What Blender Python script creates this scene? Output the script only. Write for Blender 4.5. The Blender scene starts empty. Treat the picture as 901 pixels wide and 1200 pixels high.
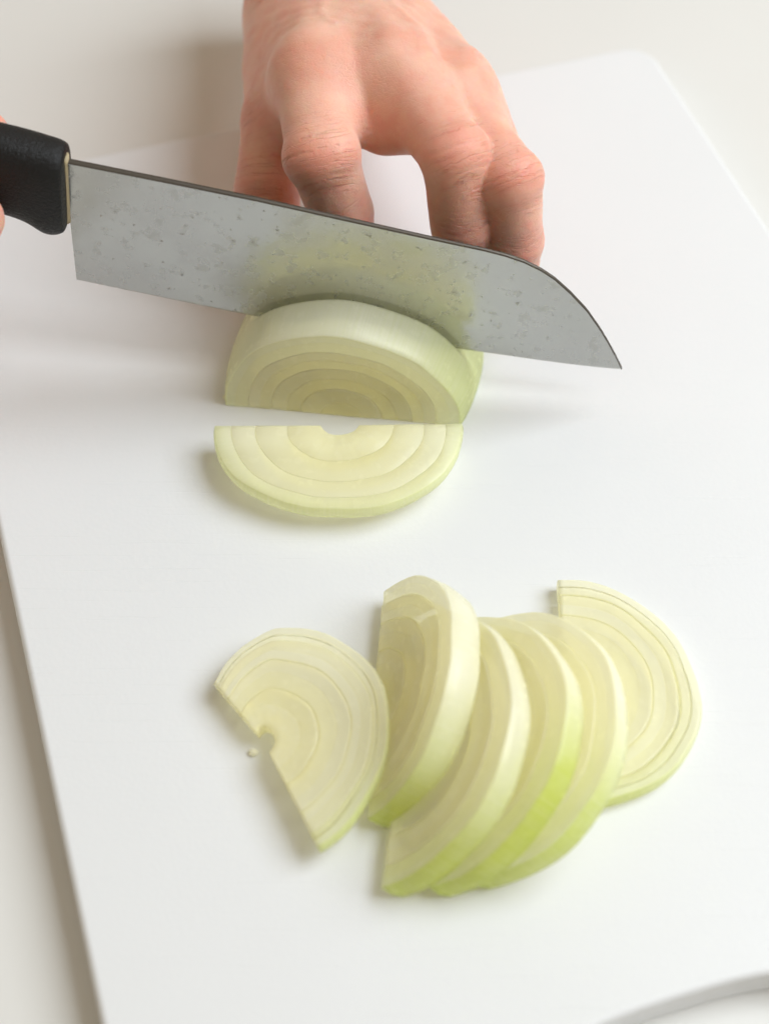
import bpy, math, random
import numpy as np
from mathutils import Vector, Matrix, noise

random.seed(4); rng = np.random.default_rng(7)
R = math.radians
sc = bpy.context.scene
col = sc.collection

# ------------------------------------------------------------------ camera
PITCH = R(53.6); DIST = 0.50
cd = bpy.data.cameras.new('camera'); cam = bpy.data.objects.new('camera', cd); col.objects.link(cam)
cam.location = (0, -DIST*math.cos(PITCH), DIST*math.sin(PITCH))
cam.rotation_euler = (math.pi/2-PITCH, 0, 0)
cd.sensor_fit = 'HORIZONTAL'; cd.sensor_width = 36; cd.lens = 36*1827/901
cd.clip_start = 0.01; cd.clip_end = 50
cd.dof.use_dof = True; cd.dof.focus_distance = 0.488; cd.dof.aperture_fstop = 7.5
sc.camera = cam

# ------------------------------------------------------------------ world + lamps (indoor window light)
w = bpy.data.worlds.new('World'); sc.world = w; w.use_nodes = True
bg = w.node_tree.nodes['Background']; bg.inputs[0].default_value = (1.0, 0.86, 0.65, 1); bg.inputs[1].default_value = 0.36

def area(name, loc, target, size, power, color):
    l = bpy.data.lights.new(name, 'AREA'); l.shape = 'SQUARE'; l.size = size; l.energy = power; l.color = color
    o = bpy.data.objects.new(name, l); col.objects.link(o); o.location = loc
    o.rotation_euler = (Vector(target)-Vector(loc)).to_track_quat('-Z', 'Y').to_euler()
    return o
area('window_light', (1.15, 0.13, 1.42), (0, 0.0, 0), 1.30, 36.5, (0.87, 0.94, 1.0))

sc.view_settings.view_transform = 'Standard'; sc.view_settings.look = 'None'
sc.view_settings.exposure = 0.22; sc.view_settings.gamma = 1.0
sc.cycles.use_denoising = True
sc.cycles.max_bounces = 10; sc.cycles.use_adaptive_sampling = True; sc.cycles.adaptive_threshold = 0.05; sc.cycles.adaptive_min_samples = 16; sc.cycles.diffuse_bounces = 7; sc.cycles.transparent_max_bounces = 24; sc.cycles.glossy_bounces = 5; sc.cycles.transmission_bounces = 6
sc.cycles.caustics_reflective = False; sc.cycles.sample_clamp_indirect = 6

# ------------------------------------------------------------------ helpers
def mesh_obj(name, verts, faces, mat=None, parent=None, smooth=True, attrs=None):
    me = bpy.data.meshes.new(name)
    me.from_pydata([tuple(map(float, v)) for v in verts], [], [tuple(map(int, f)) for f in faces])
    for k, a in (attrs or {}).items():
        at_ = me.attributes.new(k, 'FLOAT', 'POINT'); at_.data.foreach_set('value', np.asarray(a, dtype=np.float32))
    if smooth: me.polygons.foreach_set('use_smooth', [True]*len(me.polygons))
    me.update()
    o = bpy.data.objects.new(name, me); col.objects.link(o)
    if mat: me.materials.append(mat)
    if parent: o.parent = parent
    return o
def empty(name, mat4=None):
    o = bpy.data.objects.new(name, None); col.objects.link(o); o.empty_display_size = 0.02
    if mat4 is not None: o.matrix_world = mat4
    return o
def tag(o, label=None, cat=None, group=None, kind=None):
    for k, v in (('label', label), ('category', cat), ('group', group), ('kind', kind)):
        if v: o[k] = v
    return o
def recalc(o):
    import bmesh
    bm = bmesh.new(); bm.from_mesh(o.data); bmesh.ops.recalc_face_normals(bm, faces=bm.faces[:]); bm.to_mesh(o.data); bm.free()

class NT:
    """small node-tree builder"""
    def __init__(self, name):
        self.m = bpy.data.materials.new(name); self.m.use_nodes = True
        self.t = self.m.node_tree; self.b = self.t.nodes['Principled BSDF']
    def n(self, typ, **kw):
        x = self.t.nodes.new(typ)
        for k, v in kw.items():
            if hasattr(x, k): setattr(x, k, v)
            else: x.inputs[k.replace('_', ' ')].default_value = v
        return x
    def l(self, a, b): self.t.links.new(a, b)
    def set(self, **kw):
        for k, v in kw.items(): self.b.inputs[k.replace('_', ' ')].default_value = v
    def coord(self): return self.n('ShaderNodeTexCoord').outputs['Object']
    def noise(self, vec, scale, detail=4, rough=.55):
        x = self.n('ShaderNodeTexNoise', Scale=scale, Detail=detail, Roughness=rough); self.l(vec, x.inputs['Vector']); return x.outputs['Fac']
    def ramp(self, fac, stops):
        x = self.n('ShaderNodeValToRGB'); e = x.color_ramp.elements
        while len(e) < len(stops): e.new(0.5)
        for i, (p, c) in enumerate(stops):
            e[i].position = p; e[i].color = (c, c, c, 1) if not isinstance(c, tuple) else (*c, 1)
        self.l(fac, x.inputs[0]); return x.outputs[0]
    def mix(self, fac, a, b, mode='MIX'):
        x = self.n('ShaderNodeMix', data_type='RGBA', blend_type=mode)
        for i, s in ((0, fac), (6, a), (7, b)):
            if isinstance(s, (int, float)): x.inputs[i].default_value = s
            elif isinstance(s, tuple): x.inputs[i].default_value = (*s, 1)
            else: self.l(s, x.inputs[i])
        return x.outputs[2]
    def math(self, op, a, b=0.0, clamp=False):
        x = self.n('ShaderNodeMath', operation=op, use_clamp=clamp)
        for i, s in ((0, a), (1, b)):
            if isinstance(s, (int, float)): x.inputs[i].default_value = s
            else: self.l(s, x.inputs[i])
        return x.outputs[0]
    def attr(self, name): return self.n('ShaderNodeAttribute', attribute_name=name).outputs['Fac']
    def bump(self, h, strength, dist, prev=None):
        x = self.n('ShaderNodeBump', Strength=strength, Distance=dist); self.l(h, x.inputs['Height'])
        if prev: self.l(prev, x.inputs['Normal'])
        return x.outputs[0]

# ------------------------------------------------------------------ materials
def mat_table():
    t = NT('table_laminate'); c = t.coord()
    t.l(t.mix(t.noise(c, 9, 3), (.69, .68, .655), (.715, .706, .682)), t.b.inputs['Base Color'])
    t.l(t.ramp(t.noise(c, 30), [(.3, .32), (.7, .42)]), t.b.inputs['Roughness'])
    t.l(t.bump(t.noise(c, 900, 2), .05, .0003), t.b.inputs['Normal'])
    return t.m
def mat_board():
    t = NT('white_polyethylene'); c = t.coord()
    t.b.inputs['Base Color'].default_value = (.735, .742, .752, 1)
    t.set(Specular_IOR_Level=.4)
    t.l(t.ramp(t.noise(c, 22, 2), [(.35, .36), (.7, .50)]), t.b.inputs['Roughness'])
    # pebbled moulding plus faint knife scoring
    v = t.n('ShaderNodeTexVoronoi', Scale=650.0); t.l(c, v.inputs['Vector'])
    b1 = t.bump(v.outputs['Distance'], .07, .0004)
    mp = t.n('ShaderNodeMapping'); t.l(c, mp.inputs['Vector']); mp.inputs['Scale'].default_value = (18, 700, 1); mp.inputs['Rotation'].default_value = (0, 0, R(-8))
    sn = t.ramp(t.noise(mp.outputs[0], 1.0, 2), [(.30, 0.0), (.36, 1.0)])
    t.l(t.bump(sn, .22, .0003, b1), t.b.inputs['Normal'])
    return t.m
def mat_onion():
    t = NT('onion_flesh'); c = t.coord()
    rad = t.attr('rad'); green = t.attr('green'); skin = t.attr('skin'); ang = t.attr('ang'); tone = t.attr('tone')
    flesh = t.ramp(rad, [(0.0, (.996, .95, .64)), (.35, (.996, .97, .76)), (.7, (.993, .987, .90)), (.93, (.996, .996, .965)), (1.0, (.99, .995, .92))])
    n1 = t.noise(c, 260, 4)
    flesh = t.mix(t.ramp(n1, [(.35, 0.), (.75, .55)]), flesh, (.99, .988, .94))
    # radial fibres seen on the cut faces and veins on the skin
    cx = t.n('ShaderNodeCombineXYZ'); t.l(t.math('MULTIPLY', ang, 38.0), cx.inputs[0]); t.l(t.math('MULTIPLY', rad, 3.0), cx.inputs[1])
    vein = t.noise(cx.outputs[0], 1.0, 3)
    flesh = t.mix(t.math('MULTIPLY', t.ramp(vein, [(.42, 0.), (.68, 1.)]), t.math('MAXIMUM', t.math('MULTIPLY', skin, .55), .10)), flesh, (.95, .97, .80))
    flesh = t.mix(t.math('MULTIPLY', tone, .6), flesh, (.995, .955, .60))
    g = t.math('MULTIPLY', green, t.ramp(t.noise(c, 120, 3), [(.25, .85), (.7, 1.)]), True)
    g = t.math('MULTIPLY', g, t.ramp(vein, [(.3, .75), (.7, 1.0)]), True)
    flesh = t.mix(g, flesh, (.56, .70, .02))
    t.l(flesh, t.b.inputs['Base Color'])
    t.set(Specular_IOR_Level=.5)
    t.l(t.ramp(n1, [(.3, .14), (.7, .32)]), t.b.inputs['Roughness'])
    b1 = t.bump(n1, .22, .0004)
    nrm = t.bump(t.math('MULTIPLY', vein, skin), .22, .0005, b1)
    t.l(nrm, t.b.inputs['Normal'])
    # juicy flesh: light passes through every wall of a layer
    tl = t.n('ShaderNodeBsdfTranslucent'); t.l(t.mix(.5, flesh, (1.0, .985, .84)), tl.inputs['Color']); t.l(nrm, tl.inputs['Normal'])
    tr = t.n('ShaderNodeBsdfTransparent'); tr.inputs['Color'].default_value = (1.0, .985, .84, 1)
    m1 = t.n('ShaderNodeMixShader'); m1.inputs[0].default_value = .35; t.l(t.b.outputs[0], m1.inputs[1]); t.l(tl.outputs[0], m1.inputs[2])
    m2 = t.n('ShaderNodeMixShader'); t.l(t.math('SUBTRACT', .45, t.math('MULTIPLY', skin, .17)), m2.inputs[0]); t.l(m1.outputs[0], m2.inputs[1]); t.l(tr.outputs[0], m2.inputs[2])
    t.l(m2.outputs[0], t.t.nodes['Material Output'].inputs['Surface'])
    return t.m
def mat_steel(spine=False):
    t = NT('brushed_steel' if not spine else 'spine_steel_dark_reflection'); c = t.coord()
    t.set(Metallic=1.0)
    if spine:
        t.set(Roughness=.5); t.b.inputs['Base Color'].default_value = (.13, .115, .10, 1); return t.m  # dark room reflection along the spine, put into the base colour
    film = t.noise(c, 40, 5, .60)
    film2 = t.noise(c, 210, 5, .65)
    wet = t.ramp(film, [(.43, 0.), (.57, 1.)])
    wet2 = t.ramp(film2, [(.54, 0.), (.64, 1.)])
    base = t.mix(t.noise(c, 12, 3), (.36, .36, .345), (.58, .58, .565))
    base = t.mix(t.math('MULTIPLY', wet, .6), base, (.47, .475, .45))
    base = t.mix(t.math('MULTIPLY', wet2, .42), base, (.40, .40, .38))
    spot = t.noise(c, 420, 2, .5)
    sp = t.ramp(spot, [(.72, 0.), (.75, 1.)])
    base = t.mix(t.math('MULTIPLY', sp, .5), base, (.18, .18, .17))
    t.l(base, t.b.inputs['Base Color'])
    r = t.mix(wet, (.27, .27, .27), (.15, .15, .15)); r = t.mix(wet2, r, (.36, .36, .36))
    t.l(r, t.b.inputs['Roughness'])
    mp = t.n('ShaderNodeMapping'); t.l(c, mp.inputs['Vector']); mp.inputs['Scale'].default_value = (2500, 60, 60)
    b0 = t.bump(t.noise(mp.outputs[0], 1.0, 2), .06, .0002)
    b1 = t.bump(wet, .10, .0002, b0); b2 = t.bump(wet2, .12, .00012, b1)
    t.l(t.bump(sp, .4, .0003, b2), t.b.inputs['Normal'])
    return t.m
def mat_handle():
    t = NT('black_stippled_plastic'); c = t.coord()
    t.b.inputs['Base Color'].default_value = (.006, .006, .0065, 1)
    t.set(Specular_IOR_Level=.3); n = t.noise(c, 1100, 3, .7)
    t.l(t.ramp(n, [(.3, .36), (.7, .55)]), t.b.inputs['Roughness'])
    t.l(t.bump(n, .7, .0006), t.b.inputs['Normal'])
    return t.m
def mat_residue():
    t = NT('dried_residue'); t.b.inputs['Base Color'].default_value = (.42, .34, .21, 1); t.set(Roughness=.6); return t.m
def mat_skin():
    t = NT('skin'); c = t.coord()
    red = t.attr('red'); pale = t.attr('pale')
    n = t.noise(c, 70, 5, .6); n2 = t.noise(c, 420, 4, .6)
    base = t.mix(n, (.745, .39, .285), (.83, .52, .405))
    mott = t.ramp(t.noise(c, 130, 4, .65), [(.42, 0.), (.66, 1.)])
    base = t.mix(t.math('MULTIPLY', mott, .50), base, (.73, .32, .24))
    rr = t.math('MULTIPLY', red, t.ramp(t.noise(c, 180, 4), [(.25, .55), (.65, 1.)]), True)
    base = t.mix(rr, base, (.70, .27, .20))
    base = t.mix(t.math('MULTIPLY', pale, .7, True), base, (.90, .70, .55))
    # fine transverse creases over the finger joints
    cv = t.n('ShaderNodeCombineXYZ'); t.l(t.math('ADD', t.attr('crs'), t.math('MULTIPLY', t.noise(c, 240, 3), 2.2)), cv.inputs[0])
    t.l(t.math('MULTIPLY', t.noise(c, 150, 2), 1.5), cv.inputs[1])
    cl = t.noise(cv.outputs[0], .60, 1, .5)
    line = t.ramp(t.math('ABSOLUTE', t.math('SUBTRACT', cl, .5)), [(0., 1.), (.045, 0.)])
    crease = t.math('MULTIPLY', line, t.attr('crm'))
    base = t.mix(t.math('MULTIPLY', crease, .38), base, (.58, .22, .16))
    t.l(base, t.b.inputs['Base Color'])
    t.set(Subsurface_Weight=1.0, Subsurface_Scale=.0022, Specular_IOR_Level=.42)
    t.b.inputs['Subsurface Radius'].default_value = (1.0, .38, .22)
    t.l(t.ramp(n2, [(.3, .34), (.7, .50)]), t.b.inputs['Roughness'])
    v = t.n('ShaderNodeTexVoronoi', Scale=900.0, feature='DISTANCE_TO_EDGE'); t.l(c, v.inputs['Vector'])
    b1 = t.bump(t.ramp(v.outputs['Distance'], [(0., 0.), (.12, 1.)]), .30, .00030)
    t.l(t.bump(t.math('SUBTRACT', 1.0, crease), .55, .0005, t.bump(n2, .40, .0005, b1)), t.b.inputs['Normal'])
    return t.m
def mat_nail():
    t = NT('fingernail'); t.b.inputs['Base Color'].default_value = (.82, .52, .44, 1)
    t.set(Roughness=.25, Subsurface_Weight=.6, Subsurface_Scale=.001); return t.m
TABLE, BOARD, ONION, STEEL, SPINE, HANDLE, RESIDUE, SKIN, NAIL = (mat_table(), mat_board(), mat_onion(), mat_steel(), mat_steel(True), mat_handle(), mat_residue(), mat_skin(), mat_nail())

# ------------------------------------------------------------------ table
BT = 0.014                                    # board thickness; board top is z = 0
tag(mesh_obj('table', [(-1.2, -1.0, -BT), (1.2, -1.0, -BT), (1.2, 1.4, -BT), (-1.2, 1.4, -BT)], [(0, 1, 2, 3)], TABLE, smooth=False),
    'smooth off-white table top under the cutting board', kind='structure')

# ------------------------------------------------------------------ cutting board
def build_board():
    FR = Vector((0.1078, 0.2404)); u = Vector((math.cos(R(17.5)), math.sin(R(17.5)))); v = Vector((math.sin(R(17.5)), -math.cos(R(17.5))))
    W, L, cr = 0.2944, 0.440, 0.012
    bev = 0.0020
    def rounded(u0, u1, v0, v1, r, n=10):
        pts = []
        for cu, cv, a0 in ((u1-r, v0+r, -90), (u1-r, v1-r, 0), (u0+r, v1-r, 90), (u0+r, v0+r, 180)):
            for k in range(n+1):
                a = R(a0+90*k/n); pts.append((cu+r*math.cos(a), cv+r*math.sin(a)))
        return pts
    def slot(cu, cv, hl, hw, n=64):
        pts = []                               # super-ellipse handle hole, slightly arched
        for k in range(n):
            a = -2*math.pi*k/n; ca, sa = math.cos(a), math.sin(a)
            pu = hl*math.copysign(abs(ca)**.75, ca); pv = hw*math.copysign(abs(sa)**.8, sa)
            pts.append((cu+pu, cv+pv))
        return pts
    cu = bpy.data.curves.new('cutting_board', 'CURVE'); cu.dimensions = '2D'; cu.fill_mode = 'BOTH'
    cu.extrude = BT/2-bev; cu.bevel_depth = bev; cu.bevel_resolution = 6; cu.offset = -bev
    for pts in (rounded(-W, 0, 0, L, cr), slot(-0.151, 0.3885, 0.050, 0.0185)):
        s = cu.splines.new('POLY'); s.points.add(len(pts)-1); s.use_cyclic_u = True
        for p, (a, b) in zip(s.points, pts):
            q = FR + u*a + v*b; p.co = (q.x, q.y, 0, 1)
    tmp = bpy.data.objects.new('tmp', cu); col.objects.link(tmp)
    dg = bpy.context.evaluated_depsgraph_get()
    me = bpy.data.meshes.new_from_object(tmp.evaluated_get(dg)); bpy.data.objects.remove(tmp); bpy.data.curves.remove(cu)
    me.name = 'cutting_board'
    o = bpy.data.objects.new('cutting_board', me); col.objects.link(o); o.location = (0, 0, -BT/2)
    me.materials.clear(); me.materials.append(BOARD)
    import bmesh
    bm = bmesh.new(); bm.from_mesh(me); bmesh.ops.remove_doubles(bm, verts=bm.verts, dist=1e-6); bmesh.ops.recalc_face_normals(bm, faces=bm.faces); bm.to_mesh(me); bm.free()
    for p in me.polygons: p.use_smooth = abs(p.normal.z) < .999
    tag(o, 'white plastic cutting board with rounded corners and a handle hole', 'cutting board')
build_board()

# ------------------------------------------------------------------ onion slices
def wob(f, phi, seed):
    return 1 + .016*math.sin(2*phi+seed) + .014*math.sin(3.3*phi+seed*2.1+3*f) + .006*math.sin(9*phi+seed*1.7+9*f)
def build_slice(label, M, rad, thick, parts, phi0=0.0, phi1=math.pi, rfun=None, green=None, taper=0.0, seed=0.0, warp=.0005, r_in=.0, group='cut onion slices'):
    """parts: list of (f0, f1, [ring boundaries inside]) -- each becomes one loose layer or bundle of layers"""
    root = empty('onion_slice', M); tag(root, label, 'onion slice', group)
    n = 64
    for i, (f0, f1, rings) in enumerate(parts):
        last = i == len(parts)-1
        gap = .00003/rad
        f0 = max(f0, r_in)
        dz0 = 0.0 if last else random.uniform(-.00035, -.0001); b = .00014
        fs = sorted(set([f0+(f1-f0)*q/10 for q in range(1, 10)]+[r+d for r in rings for d in (-.012, 0, .012)]))
        edges = [f0]+list(rings)+[f1]
        tones = [(.85 if (q+i) % 2 else .1)+random.uniform(-.1, .1) for q, _ in enumerate(edges)]
        V, F = [], []; A = {'rad': [], 'green': [], 'skin': [], 'ang': [], 'tone': []}
        for k in range(n+1):
            phi = phi0+(phi1-phi0)*k/n
            rf = rad*(rfun(phi) if rfun else 1.0)
            g = green(phi) if green else 0.0
            wz = warp*math.sin(2.2*phi+seed); tp = taper*thick
            rw = lambda f: max(rf*f*wob(f, phi, seed), .0003)
            ri, ro = rw(f0+gap), rw(f1-gap)
            if i == 0 and r_in > 0:                      # torn core
                ri = min(ri*(1-.30*math.sin(max(0, min(math.pi, phi)))), rw(fs[0])*.97)
            prof = [(ri, dz0+b, f0, .8, 0), (ri+b, dz0, f0, .7, 0)]
            for f in fs:
                grv = any(abs(f-r) < .004 for r in rings)
                tn = tones[sum(f > r+.001 for r in rings)]*.55
                prof.append((rw(f), dz0+(.00010 if grv else 0), f, max(.7, tn) if grv else tn, 0))
            prof += [(ro-b, dz0, f1, .5, .5), (ro, dz0+b, f1, .3, 1), (ro+tp*f1*.5+(.0007 if last else 0), thick/2, f1, 0, 1), (ro+tp*f1, thick-b, f1, .3, 1), (ro+tp*f1-b, thick, f1, .5, .5),
                     (ri+b+tp*f1, thick, f0, .5, 0), (ri+tp*f1, thick-b, f0, .5, 0)]
            for j, (r, z, f, tn, sk) in enumerate(prof):
                ee = .00030*noise.noise(Vector((r*130*math.cos(phi), r*130*math.sin(phi), seed)))+.00010*noise.noise(Vector((r*600*math.cos(phi), r*600*math.sin(phi), seed)))
                V.append((r*math.cos(phi), r*math.sin(phi), z+wz*(r/rad)+ee))
                A['rad'].append(f); A['ang'].append(phi)
                A['green'].append(g*(.25+.75*sk) if last else g*.12*f**3)
                A['skin'].append(float(sk) if last else 0.0); A['tone'].append(tn)
            m = len(prof)
        for k in range(n):
            for j in range(m):
                j2 = (j+1) % m
                F.append((k*m+j, (k+1)*m+j, (k+1)*m+j2, k*m+j2))
        F.append(tuple(range(m))); F.append(tuple(n*m+j for j in reversed(range(m))))
        o = mesh_obj('core' if i == 0 else ('outer_layer' if last else 'layer'), V, F, ONION, root, True, A); recalc(o)
        for p in o.data.polygons:
            if len(p.vertices) > 4: p.use_smooth = False
    return root

def frame(origin, c, lean_dir, theta):
    """local x = chord c, local y = apex direction (leaning theta above horizontal), z = away from the visible face"""
    c = Vector(c).normalized(); h = Vector(lean_dir); h = (h-c*h.dot(c)).normalized()
    y = h*math.cos(theta)+Vector((0, 0, 1))*math.sin(theta); z = c.cross(y)
    M = Matrix((c, y, z)).transposed().to_4x4(); M.translation = Vector(origin); return M

FRS = [(0.0, .40, [.14, .27]), (.40, .66, [.53]), (.66, .85, [.76]), (.85, 1.0, [.93])]
def lean_slice(label, p_far, p_near, theta, rad, thick, lift=0.0, **kw):
    a, b = Vector((*p_far, 0)), Vector((*p_near, 0)); c = a-b
    mid = (a+b)/2; mid.z = thick*math.cos(theta)+.0003+lift
    right = Vector((c.y, -c.x, 0)).normalized()
    return build_slice(label, frame(mid, c, right, theta), rad, thick, kw.pop('fr', FRS), **kw)
def gnear(lo, hi, amt=1.0):            # green towards the near end of the arc (phi = pi)
    return lambda p: amt*max(0., min(1., (p/math.pi-lo)/(hi-lo)))**1.2
lean_slice('thick onion slice with white rind, steepest of the leaning row, beside the notched slice', (-.0005, -.0345), (-.0050, -.1090), R(54), .0375, .0106, green=gnear(.55, .92, 1.0), taper=-.06, seed=1.0)
lean_slice('leaning onion slice wedged between the steepest slice and the broad green-rinded slice', (.0110, -.0450), (-.0010, -.1300), R(46), .0425, .0082, green=gnear(.50, .85, 1.0), taper=-.05, seed=2.2)
lean_slice('leaning onion slice with the broadest bright green patch on its rind', (.0220, -.0450), (.0120, -.1300), R(42), .0425, .0084, green=gnear(.40, .62, 1.0), taper=-.05, seed=3.1)
lean_slice('low leaning onion slice with green rind propped on the flat slice', (.0325, -.0440), (.0240, -.1290), R(36), .0425, .0076, green=gnear(.45, .75, 1.0), taper=-.05, seed=4.4)
lean_slice('flat pale onion slice with separated outer ring at the end of the row', (.0530, -.0290), (.0530, -.1070), R(1.0), .0382, .0052, green=gnear(.45, .9, .8), taper=.03, seed=5.0,
           fr=[(0.0, .42, [.14, .27]), (.42, .66, [.55]), (.66, .845, [.76]), (.86, 1.0, [.93])])

# notched slice lying on the board, propped on the steepest slice
def rA(p):
    t = p/math.pi
    return 1.0-.32*max(0, min(1, (0.14-t)/.22))
MA = frame((-.0345, -.0865, .0085), (-.42, 1.0, -.02), (1, .25, 0), R(10))
build_slice('notched heart-shaped onion slice lying tilted against the row of slices', MA, .0365, .0046, [(0.0, .44, [.30]), (.44, .70, [.58]), (.70, .88, [.79]), (.88, 1.0, [.94])],
            phi0=-.28, phi1=math.pi-.06, rfun=rA, green=gnear(.40, .85, .7), taper=.02, seed=6.3, r_in=.13)
# freshly fallen slice in front of the onion
MG = frame((-.0146, .0268, .0058), (-1, -.012, 0), (0, -1, 0), R(0.5))
build_slice('half-round onion slice lying flat in front of the half onion', MG, .0395, .0052, [(0.0, .43, [.30]), (.43, .68, [.56]), (.68, .87, [.78]), (.87, 1.0, [.94])],
            rfun=lambda p: 1/math.sqrt(math.cos(p)**2+(math.sin(p)/.87)**2), green=lambda p: .45, taper=.05, seed=7.7, r_in=.15)

def crumb(label, p, r, seed):
    import bmesh
    bm = bmesh.new(); bmesh.ops.create_icosphere(bm, subdivisions=2, radius=1)
    rg = np.random.default_rng(seed); k = rg.normal(size=(3, 3))
    V = [Vector(v.co) for v in bm.verts]; F = [[q.index for q in f.verts] for f in bm.faces]; bm.free()
    V = [Vector((v.x*r*1.3, v.y*r, v.z*r*.7))*(1+.22*math.sin(2.5*v.dot(Vector(k[0])))+.15*math.sin(4*v.dot(Vector(k[1])))) for v in V]
    zmin = min(v.z for v in V); n = len(V)
    o = mesh_obj('onion_crumb', V, F, ONION, None, True, {'rad': [.8]*n, 'green': [0.]*n, 'skin': [.5]*n, 'ang': [0.]*n, 'tone': [0.]*n})
    o.location = (p[0], p[1], .0002-zmin); tag(o, label, 'crumb')
crumb('tiny white onion crumb beside the core notch of the heart-shaped slice', (-.0378, -.0868), .0011, 1)
crumb('tiny pale onion crumb between the half onion and the blade heel', (-.0535, .0480), .0010, 2)

# ------------------------------------------------------------------ half onion being cut
# knife frame (the blade stands in the onion)
KH = Vector((-.0998, .0641, .0400)); KEX = Vector((.1752, -.0172, -.0232)).normalized()
KN = Vector((KEX.y, -KEX.x, 0)).normalized(); KEY = KEX.cross(KN); KEY = KEY if KEY.z > 0 else -KEY; KEY.normalize()
KM = Matrix((KEX, KEY, KEX.cross(KEY))).transposed().to_4x4(); KM.translation = KH   # local x along edge, y up, z = towards viewer or away
OC = Vector((-.0145, .0400, .0004)); OX = Vector((.9932, -.1170, 0)); OA = Vector((.22, .985, 0)); OZ = 1.0
KT = (KH.y+(-.0105-KH.x)*KEX.y/KEX.x-OC.y)/OA.y      # where along the onion the blade stands
def onion_R(t):
    x = (t-.0215)/(.0425 if t > .0215 else .055)
    return .0418*math.sqrt(max(0, 1-abs(x)**2.25))
def build_onion():
    root = empty('half_onion', Matrix.Translation(OC))
    tag(root, 'peeled half onion, cut side down, with the blade in it and fingers behind', 'onion')
    T = .0638; fr = [0.0, .34, .60, .80, 1.0]; n = 60; nt = 40
    for i in range(len(fr)-1):
        f0, f1 = fr[i], fr[i+1]; last = i == len(fr)-2
        g = .0010
        dz = random.uniform(0, .00035) if not last else 0.0
        V, F = [], []; A = {'rad': [], 'green': [], 'skin': [], 'ang': [], 'tone': []}
        TB = KT
        ts = [dz, dz+.0003]+[dz+.0003+(T-dz-.0004)*((k/nt)**.9) for k in range(1, nt+1)]
        ts = sorted([t for t in ts if abs(t-TB) > .0028]+[TB+d*.001 for d in (-2.6, -1.75, -1.7, -1.0, 0, 1.0, 1.2, 1.25, 2.0)])
        for side in (0, 1):                  # outer shell, inner shell
            for a, t in enumerate(ts):
                for k in range(n+1):
                    phi = math.pi*k/n; Rt = onion_R(t)
                    f = f1-g*.5 if side == 0 else max(f0+g*.5, .004)
                    r = Rt*f*wob(f, phi, 2.0)
                    if a == 0: r += -.0003 if side == 0 else .0003*(f0 > 0)
                    r = max(r, .0001 if side == 0 else .00005)
                    p = OX*(r*math.cos(phi))+Vector((0, 0, 1))*(r*OZ*math.sin(phi))+OA*(t+.0187*r*math.cos(phi)*math.exp(-((t-TB)/.006)**2))
                    if -.00172 < t-TB < .00122:       # kerf opened by the blade
                        ze = (KH.z+(p.x+OC.x-KH.x)*KEX.z/KEX.x-.0030)-OC.z
                        p.z = min(p.z, ze-.0005*(3-i)-.0002*side)
                    V.append(p); A['rad'].append(f); A['ang'].append(phi); A['tone'].append(.1)
                    gr = .55*max(0, 1-phi/.9)+.30*max(0, (phi-2.3)/.85)+.18*max(0, math.sin(phi*2.3))
                    A['green'].append((min(1, gr+.10) if side == 0 else .12) if last else 0.0); A['skin'].append(1.0 if last and side == 0 else 0.0)
        N = n+1; S = len(ts)*N; id_ = lambda s, a, k: s*S+a*N+k
        for a in range(len(ts)-1):
            for k in range(n):
                F.append((id_(0, a, k), id_(0, a, k+1), id_(0, a+1, k+1), id_(0, a+1, k)))
                F.append((id_(1, a, k), id_(1, a+1, k), id_(1, a+1, k+1), id_(1, a, k+1)))
            for k in (0, n): F.append((id_(0, a, k), id_(0, a+1, k), id_(1, a+1, k), id_(1, a, k)))
        a = len(ts)-1
        for k in range(n): F.append((id_(0, a, k), id_(1, a, k), id_(1, a, k+1), id_(0, a, k+1)))
        # cut face: concentric rings, each boundary slightly sunk
        rings = [[.17], [.47], [.70], [.91]][i]
        fs = sorted([f0+(f1-f0)*q/12 for q in range(1, 12)]+[r_+d for r_ in rings for d in (-.012, 0, .012)])
        rows = [[id_(1, 0, k) for k in range(N)]]
        for f in fs:
            ro_ = []
            for k in range(N):
                phi = math.pi*k/n; t = dz+(.00012 if any(abs(f-r_) < .004 for r_ in rings) else 0)+.00025*noise.noise(Vector((f*7*math.cos(phi), f*7*math.sin(phi), 1)))
                r = onion_R(0)*f*wob(f, phi, 2.0)
                ro_.append(len(V)); V.append(OX*(r*math.cos(phi))+Vector((0, 0, 1))*(r*OZ*math.sin(phi))+OA*t)
                A['rad'].append(f); A['ang'].append(phi); A['green'].append(0.1 if last else 0); A['skin'].append(0.0)
                q = sum(f > r_ for r_ in rings); A['tone'].append((.75, .25)[q] if not last else (.4, 0)[q])
            rows.append(ro_)
        rows.append([id_(0, 0, k) for k in range(N)])
        for ra, rb in zip(rows[:-1], rows[1:]):
            for k in range(n): F.append((ra[k], rb[k], rb[k+1], ra[k+1]))
        for k in (0, n): F.append(tuple(rw_[k] for rw_ in rows))
        o = mesh_obj('core' if i == 0 else ('outer_layer' if last else 'layer'), V, F, ONION, root, True, A); recalc(o)
        o.data.polygons.foreach_set('use_smooth', [True]*len(o.data.polygons))
        for p in o.data.polygons:
            if abs(p.normal.z) > .999 and abs(p.center.z) < .0005: p.use_smooth = False
build_onion()

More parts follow.
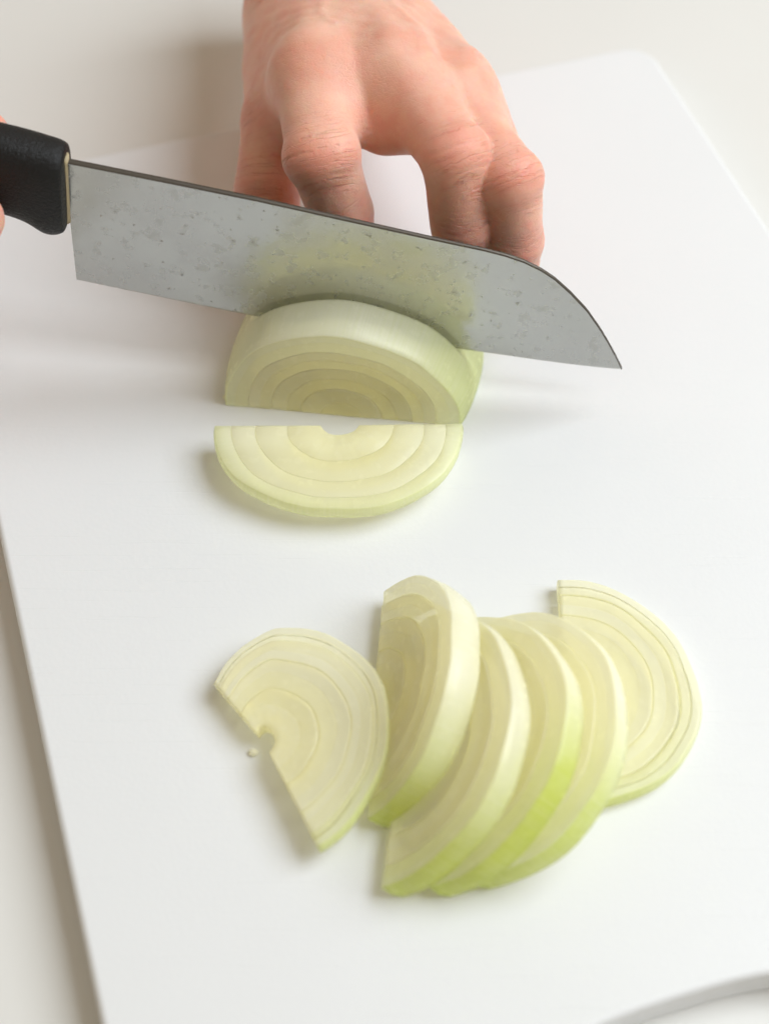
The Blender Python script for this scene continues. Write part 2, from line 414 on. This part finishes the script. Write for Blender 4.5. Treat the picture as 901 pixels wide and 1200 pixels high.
# ------------------------------------------------------------------ knife
def interp(x, xs, ys): return float(np.interp(x, xs, ys))
def build_knife():
    root = empty('kitchen_knife', KM); tag(root, 'kitchen knife with wide wet steel blade cutting into the half onion', 'knife')
    ex = np.array([0, 20, 31, 57, 90, 129, 140, 150, 163, 172, 178, 180.4]); ey = np.array([.3, -1.0, -1.7, -3.2, -3.6, -2.9, -2.5, -2.2, -1.7, -1.0, -.4, 0.1])
    sx = np.array([-2.2, 30, 57, 83, 110, 126, 133, 139, 145, 150, 156, 163, 169, 173.3, 177.5, 180.4]); sy = np.array([50.8, 49.4, 48.0, 46.0, 44.0, 43.0, 42.2, 40.9, 38.6, 35.7, 30.9, 24.3, 17.0, 11.1, 4.9, 0.3])
    n = 120; rows = [0.0, .015, .10, .35, .65, .985, 1.0]
    V, F = [], []
    def pt(k, q):
        s = (k/n); xe = s*180.4; ye = interp(xe, ex, ey)
        xs = -2.2+s*182.6; ys = interp(xs, sx, sy)
        return (xe+(xs-xe)*q, ye+(ys-ye)*q)
    for side in (1, -1):
        for k in range(n+1):
            s = k/n; hmax = 1.05*(1-.55*s)
            for q in rows:
                x, y = pt(k, q)
                th = hmax*min(1.0, .16+.84*(q/.9)**.8) if q > 0 else .04
                V.append((x*.001, y*.001, side*th*.001))
    m = len(rows); N = (n+1)*m
    for k in range(n):
        for j in range(m-1):
            a, b, c, d = k*m+j, (k+1)*m+j, (k+1)*m+j+1, k*m+j+1
            F += [(a, b, c, d), (N+d, N+c, N+b, N+a)]
        F.append((k*m, N+k*m, N+(k+1)*m, (k+1)*m))
    for k in (0, n):
        for j in range(m-1): F.append((k*m+j, k*m+j+1, N+k*m+j+1, N+k*m+j))
    blade = mesh_obj('blade', V, F, STEEL, root, False); 
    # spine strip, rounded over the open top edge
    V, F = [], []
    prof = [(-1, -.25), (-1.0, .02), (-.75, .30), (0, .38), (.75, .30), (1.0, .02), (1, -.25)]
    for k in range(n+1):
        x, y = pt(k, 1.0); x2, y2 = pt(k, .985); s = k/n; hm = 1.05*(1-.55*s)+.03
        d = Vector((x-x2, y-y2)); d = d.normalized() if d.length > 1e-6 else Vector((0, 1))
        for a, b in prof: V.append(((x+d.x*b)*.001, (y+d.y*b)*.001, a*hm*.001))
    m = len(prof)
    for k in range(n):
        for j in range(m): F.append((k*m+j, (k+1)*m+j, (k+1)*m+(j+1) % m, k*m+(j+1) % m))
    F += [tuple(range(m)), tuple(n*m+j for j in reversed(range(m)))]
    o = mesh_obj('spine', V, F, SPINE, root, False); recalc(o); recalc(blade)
    # handle: loft of rounded sections along -x
    st = [(-1.6, 54.0, 25.6, 7.4), (-2.4, 55.0, 23.8, 8.3), (-4.5, 55.8, 22.6, 8.9), (-7.4, 56.2, 22.2, 9.2), (-10, 56.6, 23.6, 9.2), (-12.6, 57.0, 25.8, 9.1), (-17, 57.6, 27.6, 9.0), (-23.3, 58.2, 28.4, 9.0), (-40, 59.5, 29.0, 9.4), (-60, 60.5, 27.5, 10.0), (-85, 61, 25.5, 10.0), (-105, 60, 23.5, 9.6), (-118, 57, 21.0, 9.2), (-124, 53, 22.5, 7.5), (-126, 48, 27, 4.5)]
    V, F = [], []; m = 28
    for x, yt, yb, hw in st:
        cy, hy = (yt+yb)/2, (yt-yb)/2
        for j in range(m):
            a = 2*math.pi*j/m; ca, sa = math.cos(a), math.sin(a)
            V.append((x*.001, (cy+hy*math.copysign(abs(sa)**.72, sa))*.001, hw*math.copysign(abs(ca)**.72, ca)*.001))
    for k in range(len(st)-1):
        for j in range(m): F.append((k*m+j, k*m+(j+1) % m, (k+1)*m+(j+1) % m, (k+1)*m+j))
    F += [tuple(range(m)), tuple((len(st)-1)*m+j for j in range(m))]
    h = mesh_obj('handle', V, F, HANDLE, root, True); recalc(h)
    md = h.modifiers.new('s', 'SUBSURF'); md.levels = 1; md.render_levels = 2
    # thin seam of residue where the blade leaves the handle
    V, F = [], []; m = 10; K = 14
    for k in range(K+1):
        y = 26.4+(52.4-26.4)*k/K; xo = -1.75
        for j in range(m):
            a = 2*math.pi*j/m; V.append(((xo+.9*math.cos(a))*.001, y*.001, 1.9*math.sin(a)*.001))
    for k in range(K):
        for j in range(m): F.append((k*m+j, k*m+(j+1) % m, (k+1)*m+(j+1) % m, (k+1)*m+j))
    F += [tuple(range(m)), tuple(K*m+j for j in range(m))]
    s = mesh_obj('residue_seam', V, F, RESIDUE, root, True); recalc(s)
build_knife()

# ------------------------------------------------------------------ hands: signed distance field -> surface nets
def smin(a, b, k):
    h = np.maximum(k-np.abs(a-b), 0)/k
    return np.minimum(a, b)-h*h*k*.25
class Field:
    def __init__(self, lo, hi, step):
        self.lo = np.array(lo, np.float32); self.step = step
        n = np.ceil((np.array(hi)-self.lo)/step).astype(int)
        ax = [self.lo[i]+step*np.arange(n[i], dtype=np.float32) for i in range(3)]
        self.P = np.meshgrid(*ax, indexing='ij', sparse=True)
    def cone(self, a, b, r1, r2):
        a = np.asarray(a, np.float32); b = np.asarray(b, np.float32); ab = b-a; L = float(ab@ab)
        q = [self.P[i]-a[i] for i in range(3)]
        h = np.clip((q[0]*ab[0]+q[1]*ab[1]+q[2]*ab[2])/L, 0, 1)
        d = np.sqrt((q[0]-h*ab[0])**2+(q[1]-h*ab[1])**2+(q[2]-h*ab[2])**2)
        return d-(r1+h*(r2-r1))
    def ell(self, c, axes, rad):
        k0 = 0; k1 = 0
        for ax, r in zip(axes, rad):
            s = sum((self.P[i]-np.float32(c[i]))*np.float32(ax[i]) for i in range(3))
            k0 = k0+(s/r)**2; k1 = k1+(s/(r*r))**2
        k0 = np.sqrt(k0); k1 = np.sqrt(k1)+1e-9
        return k0*(k0-1)/k1
    def nets(self, D):
        ins = D < 0; st = self.step
        c = np.zeros(tuple(s-1 for s in D.shape), np.int8)
        offs = [(i, j, k) for i in (0, 1) for j in (0, 1) for k in (0, 1)]
        sl = lambda o: tuple(slice(o[i], D.shape[i]-1+o[i]) for i in range(3))
        for o in offs: c += ins[sl(o)]
        act = (c > 0) & (c < 8); idx = np.argwhere(act); vid = -np.ones(act.shape, np.int64); vid[act] = np.arange(len(idx))
        val = {o: D[idx[:, 0]+o[0], idx[:, 1]+o[1], idx[:, 2]+o[2]] for o in offs}
        acc = np.zeros((len(idx), 3)); cnt = np.zeros(len(idx))
        for o in offs:
            for ax in range(3):
                if o[ax] == 0:
                    p = list(o); p[ax] = 1; p = tuple(p); a, b = val[o], val[p]
                    mk = (a < 0) != (b < 0); t = np.where(mk, a/np.where(mk, a-b, 1), 0)
                    q = np.tile(np.array(o, float), (len(idx), 1)); q[:, ax] = t
                    acc[mk] += q[mk]; cnt += mk
        V = self.lo+(idx+acc/cnt[:, None])*st
        Fs = []
        for ax in range(3):
            s0 = [slice(1, -1)]*3; s0[ax] = slice(0, -1); s1 = [slice(1, -1)]*3; s1[ax] = slice(1, None)
            a, b = ins[tuple(s0)], ins[tuple(s1)]
            e = np.argwhere(a != b); off = np.array([1, 1, 1]); off[ax] = 0; e = e+off
            fl = ins[e[:, 0], e[:, 1], e[:, 2]]
            o1, o2 = [(1, 2), (2, 0), (0, 1)][ax]
            def cell(d1, d2):
                q = e.copy(); q[:, o1] -= d1; q[:, o2] -= d2; return vid[q[:, 0], q[:, 1], q[:, 2]]
            Q = np.stack([cell(0, 0), cell(1, 0), cell(1, 1), cell(0, 1)], 1)
            Q[~fl] = Q[~fl][:, ::-1]; Fs.append(Q)
        return V, np.concatenate(Fs)

def nvec(v): v = np.asarray(v, float); return v/np.linalg.norm(v)
def smooth_subdiv(V, F, iters):
    me = bpy.data.meshes.new('t'); me.from_pydata(V.tolist(), [], F.tolist()); o = bpy.data.objects.new('t', me); col.objects.link(o)
    s = o.modifiers.new('a', 'SMOOTH'); s.factor = .5; s.iterations = iters
    b = o.modifiers.new('b', 'SUBSURF'); b.levels = 1; b.render_levels = 1
    e = o.evaluated_get(bpy.context.evaluated_depsgraph_get()).to_mesh()
    n = len(e.vertices); co = np.empty(n*3, np.float32); e.vertices.foreach_get('co', co)
    no = np.empty(n*3, np.float32); e.vertices.foreach_get('normal', no)
    nf = len(e.polygons); fv = np.empty(nf*4, np.int32); e.polygons.foreach_get('vertices', fv)
    bpy.data.objects.remove(o)
    return co.reshape(-1, 3).astype(float), no.reshape(-1, 3).astype(float), fv.reshape(-1, 4)

def lumps(V, scale, seed):
    T = np.random.default_rng(seed).uniform(-1, 1, (64, 64, 64)); P = V*scale*.8+seed*3.7+100
    i = np.floor(P).astype(int); f = P-i; f = f*f*(3-2*f); out = 0
    for a in (0, 1):
        for b in (0, 1):
            for c in (0, 1):
                w_ = (f[:, 0] if a else 1-f[:, 0])*(f[:, 1] if b else 1-f[:, 1])*(f[:, 2] if c else 1-f[:, 2])
                out = out+w_*T[(i[:, 0]+a) % 64, (i[:, 1]+b) % 64, (i[:, 2]+c) % 64]
    return out

def finger_field(fd, pts, rad, k=.0010):
    d = None
    for i in range(len(pts)-1):
        c = fd.cone(pts[i], pts[i+1], rad[i], rad[i+1]); d = c if d is None else smin(d, c, k)
    return d

def hand(name, fingers, palm_prims, lo, hi, step, extra=None, knuckle=True, palm_k=.016):
    """fingers: list of dict(pts=[MCP,PIP,DIP,TIP], rad=[..], dors=dorsal direction hint)"""
    fd = Field(lo, hi, step)
    dp = None
    for a, b, r1, r2 in palm_prims:
        c = fd.cone(a, b, r1, r2); dp = c if dp is None else smin(dp, c, palm_k)
    if extra: dp = extra(fd, dp)
    D = dp
    for f in fingers:
        df = finger_field(fd, f['pts'], f['rad'])
        for (c, axes, rr) in f.get('ell', []): df = smin(df, fd.ell(c, axes, rr), .0020)
        D = np.minimum(smin(D, df, .0009), smin(dp, df, f.get('k', .010)))
    V, F = fd.nets(D)
    V, N, F = smooth_subdiv(V, F, 3)
    red = np.zeros(len(V)); pale = np.zeros(len(V)); disp = np.zeros(len(V)); crs = np.zeros(len(V)); crm = np.zeros(len(V))
    big = lumps(V, 90, 3); jit = lumps(V, 260, 9)
    disp += .00035*big+.00010*jit
    for f in fingers:
        pts = [np.array(p, float) for p in f['pts']]
        for ji, (n_l, amp, rr, sp) in {1: (5, .00026, .55, .0036), 2: (3, .00020, .40, .0028), 0: (0, 0, .38, 0)}.items():
            J = pts[ji]
            if ji == 0: ax = nvec(pts[1]-pts[0]); bis = nvec(np.array(f['dors']))
            else:
                a, b = nvec(pts[ji]-pts[ji-1]), nvec(pts[ji+1]-pts[ji]); ax = nvec(a+b); bis = nvec(a-b)
            rad = f['rad'][ji]; rel = V-J; dist = np.linalg.norm(rel, axis=1); s = rel@ax
            # vertices belonging to this finger: close to the bone
            m = np.exp(-(np.maximum(dist-rad, 0)/(rad*.55))**2)
            dors = np.clip((N@bis-.15)/.5, 0, 1)
            red = np.maximum(red, rr*m*dors*np.exp(-(s/(rad*.95))**2))
            if n_l:
                cm = m*dors*np.exp(-(s/(rad*1.25))**4); up_ = cm > crm; crs[up_] = s[up_]*1000+ji*40+J[0]*3000; crm = np.maximum(crm, cm)
                sw = s+.0009*big+.0004*jit
                for q in range(n_l):
                    c0 = (q-(n_l-1)/2)*sp+.0004*math.sin(q*7+ji*3+J[0]*900)
                    wd = .00042 if q % 2 == 0 else .0003
                    disp -= amp*(1.0 if q % 2 == 0 else .6)*m*dors*np.exp(-((sw-c0)/wd)**2)*np.clip(.7+.9*jit, .15, 1.2)
                disp += .0003*m*dors*np.exp(-(s/(rad*.6))**2)
            # ruddy finger ends and undersides
        tip = pts[3]; red = np.maximum(red, .55*np.exp(-(np.linalg.norm(V-tip, axis=1)/.014)**2))
    if f.get('post') is None and extra is not None and hasattr(extra, 'post'): disp, red, pale = extra.post(V, N, disp, red, pale, big, jit)
    V = V+N*disp[:, None]
    o = mesh_obj(name, V, F, SKIN, None, True, {'red': np.clip(red, 0, 1), 'pale': np.clip(pale, 0, 1), 'crs': crs, 'crm': np.clip(crm, 0, 1)})
    return o

def ell_at(c, ax, dors, r_ax, r_side, r_d):
    ax = nvec(ax); dors = nvec(np.array(dors)-ax*np.dot(dors, ax)); side = np.cross(ax, dors)
    return (c, (ax, side, dors), (r_ax, r_side, r_d))

def left_hand():
    I = [(-.0235, .1194, .0780), (-.0197, .0838, .0750), (-.0140, .0805, .0540), (-.0125, .0890, .0390)]
    Mi = [(.0045, .1168, .0795), (.0216, .0810, .0780), (.0252, .0762, .0535), (.0262, .0770, .0350)]
    Ri = [(.0188, .1171, .0740), (.0395, .0785, .0700), (.0420, .0752, .0470), (.0420, .0765, .0290)]
    Pi = [(.0245, .1205, .0645), (.0385, .0990, .0540), (.0410, .0880, .0370), (.0395, .0840, .0220)]
    Th = [(-.0310, .1600, .0500), (-.0370, .1290, .0490), (-.0400, .1070, .0395), (-.0365, .0900, .0250)]
    D0 = np.array([0, .35, .94])
    F = []
    def fing(P, rad, dors, k=.010, sw=1.0, kn=1.0):
        P = [np.array(p, float) for p in P]; e = []
        a, b = nvec(P[1]-P[0]), nvec(P[2]-P[1]); bis = nvec(a-b)
        e.append(ell_at(P[1]+bis*.0008, nvec(a+b), bis, rad[1]*.95*kn, rad[1]*1.05*sw*kn, rad[1]*.96*kn))
        a2, b2 = b, nvec(P[3]-P[2]); 
        # finger pad on the palmar side
        pad = P[2]*.35+P[3]*.65-nvec(a2-b2+np.array([0, -1e-3, 0]))*.0015
        e.append(ell_at(pad, b2, bis, .0105, rad[3]*1.05, rad[3]*1.0))
        F.append(dict(pts=P, rad=rad, dors=dors, ell=e, k=k))
    fing(I, [.0126, .0114, .0102, .0090], D0, sw=1.06)
    fing(Mi, [.0120, .0106, .0103, .0093], D0, kn=.98)
    fing(Ri, [.0112, .0100, .0098, .0088], D0, kn=.98)
    fing(Pi, [.0090, .0082, .0076, .0068], D0)
    fing(Th, [.0142, .0120, .0110, .0090], np.array([-.7, .2, .6]), k=.012, sw=.95)
    base = [(-.0290, .1830, .0540), (-.0205, .1870, .0565), (-.0110, .1870, .0555), (-.0055, .1830, .0510)]
    pal = []
    for (b, P, r1, r2) in zip(base, (I, Mi, Ri, Pi), (.0150, .0150, .0145, .0135), (.0108, .0106, .0100, .0088)):
        pal.append((b, P[0], r1, r2))
    for q, (P, Q) in enumerate(((I, Mi), (Mi, Ri), (Ri, Pi))):
        pal.append(((np.array(base[q])+np.array(base[q+1]))/2, (np.array(P[0])+np.array(Q[0]))/2+np.array([0, .002, -.0005]), .0145, .0105))
    # palm mass below the metacarpals, thenar, hypothenar, web
    pal += [((-.026, .175, .045), (-.014, .125, .064), .013, .010), ((-.005, .175, .045), (.012, .124, .062), .013, .010),
            (base[0], Th[0], .0145, .0140), ((-.029, .165, .050), (-.030, .126, .061), .0130, .0095),
            (base[2], base[3], .0145, .0135)]
    pal += [((-.0095, .120, .0730), (-.0005, .1015, .0690), .0090, .0062), ((.0125, .118, .0720), (.0290, .1000, .0660), .0090, .0062), ((.0220, .120, .0640), (.0340, .1060, .0580), .0075, .0055)]
    pal += [((-.0260, .190, .0500), (-.030, .300, .048), .0200, .0260), ((-.0085, .190, .0490), (-.008, .300, .048), .0195, .0260)]
    def extra(fd, dp):
        for P, r in ((I, .0052), (Mi, .0066), (Ri, .0060), (Pi, .0062)):
            c = np.array(P[0])+np.array([0, .0015, .0052]); dp = smin(dp, fd.ell(c, ell_at(c, np.array(P[1])-np.array(P[0]), D0, 1, 1, 1)[1], (r*1.25, r*.95, r*.95)), .006)
        # extensor tendons
        for b, P in zip(base, (I, Mi, Ri)):
            a = np.array(b)*.35+np.array(P[0])*.65; q = np.array(P[0])
            dp = smin(dp, fd.cone(a+D0*.0105, q+D0*.0095, .0020, .0028), .006)
        # hollows between the knuckles
        for P, Q, dep in ((I, Mi, 0), (Mi, Ri, 0), (Ri, Pi, 0)):
            c = (np.array(P[0])+np.array(Q[0]))/2+np.array([0, -.001, .0212]); a = c+np.array([-.004, .034, -.0030])
            h = fd.cone(c, a, .0068, .0040); dp = -smin(-dp, h, .008)
        return dp
    def post(V, N, disp, red, pale, big, jit):
        up = np.clip((N@D0-.1)/.5, 0, 1)
        # wrist creases: a few arcs across the back of the wrist
        s = V[:, 1]+.25*(V[:, 0]+.02)+.0022*big
        for q, (c0, amp, wd) in enumerate(((.1790, .0014, .0013), (.1735, .0009, .0010), (.1870, .0011, .0012), (.1690, .0005, .0008), (.1650, .0004, .0007))):
            msk = 1/(1+np.exp((V[:, 0]+.004+.004*q % 3)/.006))
            disp = disp-amp*up*msk*np.exp(-((s-c0)/wd)**2)*np.clip(.8+.8*jit, .2, 1.3)
        # fine crepey skin over the back of the hand
        m = np.exp(-((V[:, 1]-.150)/.03)**2)*up
        for kx, ky, a in ((520, 900, .00007), (-700, 620, .00006)):
            disp = disp+a*m*np.sin(V[:, 0]*kx+V[:, 1]*ky+2.5*big)
        # a vein
        for (x0, x1, off) in ((.012, -.006, 0.), (-.016, -.024, 1.)):
            t = np.clip((V[:, 1]-.125)/.05, 0, 1); vx = x0+(x1-x0)*t+.002*np.sin(V[:, 1]*160+off)
            disp = disp+.00055*up*np.exp(-((V[:, 0]-vx)/.0020)**2)*np.exp(-((V[:, 1]-.150)/.02)**2)
        red = np.maximum(red, .16*up*np.clip(big+.3, 0, 1))
        red = np.maximum(red, .55*np.exp(-(((V[:, 0]+.035)/.016)**2+((V[:, 1]-.112)/.022)**2))*np.clip((.056-V[:, 2])/.01, 0, 1))
        pale = pale+.45*np.clip(-big, 0, 1)*up
        return disp, red, pale
    extra.post = post
    o = hand('left_hand', F, pal, (-.066, .060, .006), (.064, .272, .106), .00115, extra)
    o.name = 'hand'
    tag(o, 'bare hand in claw grip behind the blade, holding the half onion', 'hand')
    # fingernails
    for P, rad in ((I, .0076), (Mi, .0078), (Ri, .0073), (Pi, .0064), (Th, .0080)):
        P = [np.array(p, float) for p in P]; a, b = nvec(P[2]-P[1]), nvec(P[3]-P[2]); bis = nvec(nvec(P[1]-P[0])-a)
        if P is Th: bis = nvec([-.75, -.3, .5])
        d = nvec(bis-b*np.dot(bis, b)); sd = np.cross(b, d); c = P[3]+b*.000
        V, Fq = [], []; n, m = 8, 8
        for lay in (0, 1):
            for i in range(n+1):
                for j in range(m+1):
                    u_ = -1+2*i/n; v_ = -1+2*j/m; an = u_*.95*(1-.12*max(0, v_)**2)
                    rr = rad+.0003+(.00045 if lay == 0 else -.0012)
                    V.append(c+d*(rr*math.cos(an)-.0006*v_*v_)+sd*(rr*math.sin(an))+b*(v_*.0052-.0008*u_*u_*v_))
        S = (n+1)*(m+1)
        for i in range(n):
            for j in range(m):
                q = i*(m+1)+j; Fq += [(q, q+1, q+m+2, q+m+1), (S+q+m+1, S+q+m+2, S+q+1, S+q)]
        for i in range(n):
            for j in (0, m): q = i*(m+1)+j; Fq.append((q, q+m+1, S+q+m+1, S+q))
        for j in range(m):
            for i in (0, n): q = i*(m+1)+j; Fq.append((q, S+q, S+q+1, q+1))
        nl = mesh_obj('fingernail', V, Fq, NAIL, o); recalc(nl)
left_hand()

def right_hand():
    # fist closed round the handle, in knife coordinates (x along the knife, n towards the viewer, y up)
    def P(x, nn, y): return np.array(KH+KEX*(x*.001)+KN*(nn*.001)+KEY*(y*.001))
    F = []
    for x0, dx, r, s in ((-30, -11.5, 8.8, 1.0), (-48.5, -8, 8.9, 1.05), (-66.5, -6, 8.4, 1.0), (-83, -4, 7.4, .9)):
        pts = [P(x0+dx*3.4, -16, 76), P(x0+dx*2.2, 17*s, 67), P(x0+5, 19.6*s, 40), P(x0-1, 1, 20.5)]
        F.append(dict(pts=pts, rad=[r*1.18e-3, r*1.08e-3, r*.98e-3, r*.86e-3], dors=KN*.5+KEY, k=.010))
    F.append(dict(pts=[P(-80, -40, 58), P(-64, -32, 50), P(-48, -22, 42), P(-32, -19, 38)], rad=[.0125, .0105, .0100, .0080], dors=-KN+KEY, k=.010))
    W = P(-100, -92, 66)
    pal = [(W+np.array(KEX)*dx, f['pts'][0], .0150, .0108) for dx, f in zip((.016, .006, -.006, -.016), F[:4])]
    pal += [(P(-90, -60, 54), P(-78, -26, 46), .016, .013), (P(-98, -70, 54), P(-96, -26, 44), .015, .012), (P(-90, -84, 58), P(-80, -40, 58), .015, .0125)]
    fore = np.array([-.30, .93, .12]); fore /= np.linalg.norm(fore)
    pal += [(W+np.array(KEX)*.010, W+np.array(KEX)*.010+fore*.10, .0215, .0260), (W-np.array(KEX)*.010, W-np.array(KEX)*.012+fore*.10, .0205, .0260)]
    allp = np.array([p for f in F for p in f['pts']]+[q for a, b, _, _ in pal for q in (a, b)])
    lo, hi = allp.min(0)-.036, allp.max(0)+.036; hi[1] -= .045
    o = hand('knife_hand', F, pal, lo, hi, .0016, None)
    o.name = 'hand'
    tag(o, 'bare fist closed round the black knife handle', 'hand')
right_hand()
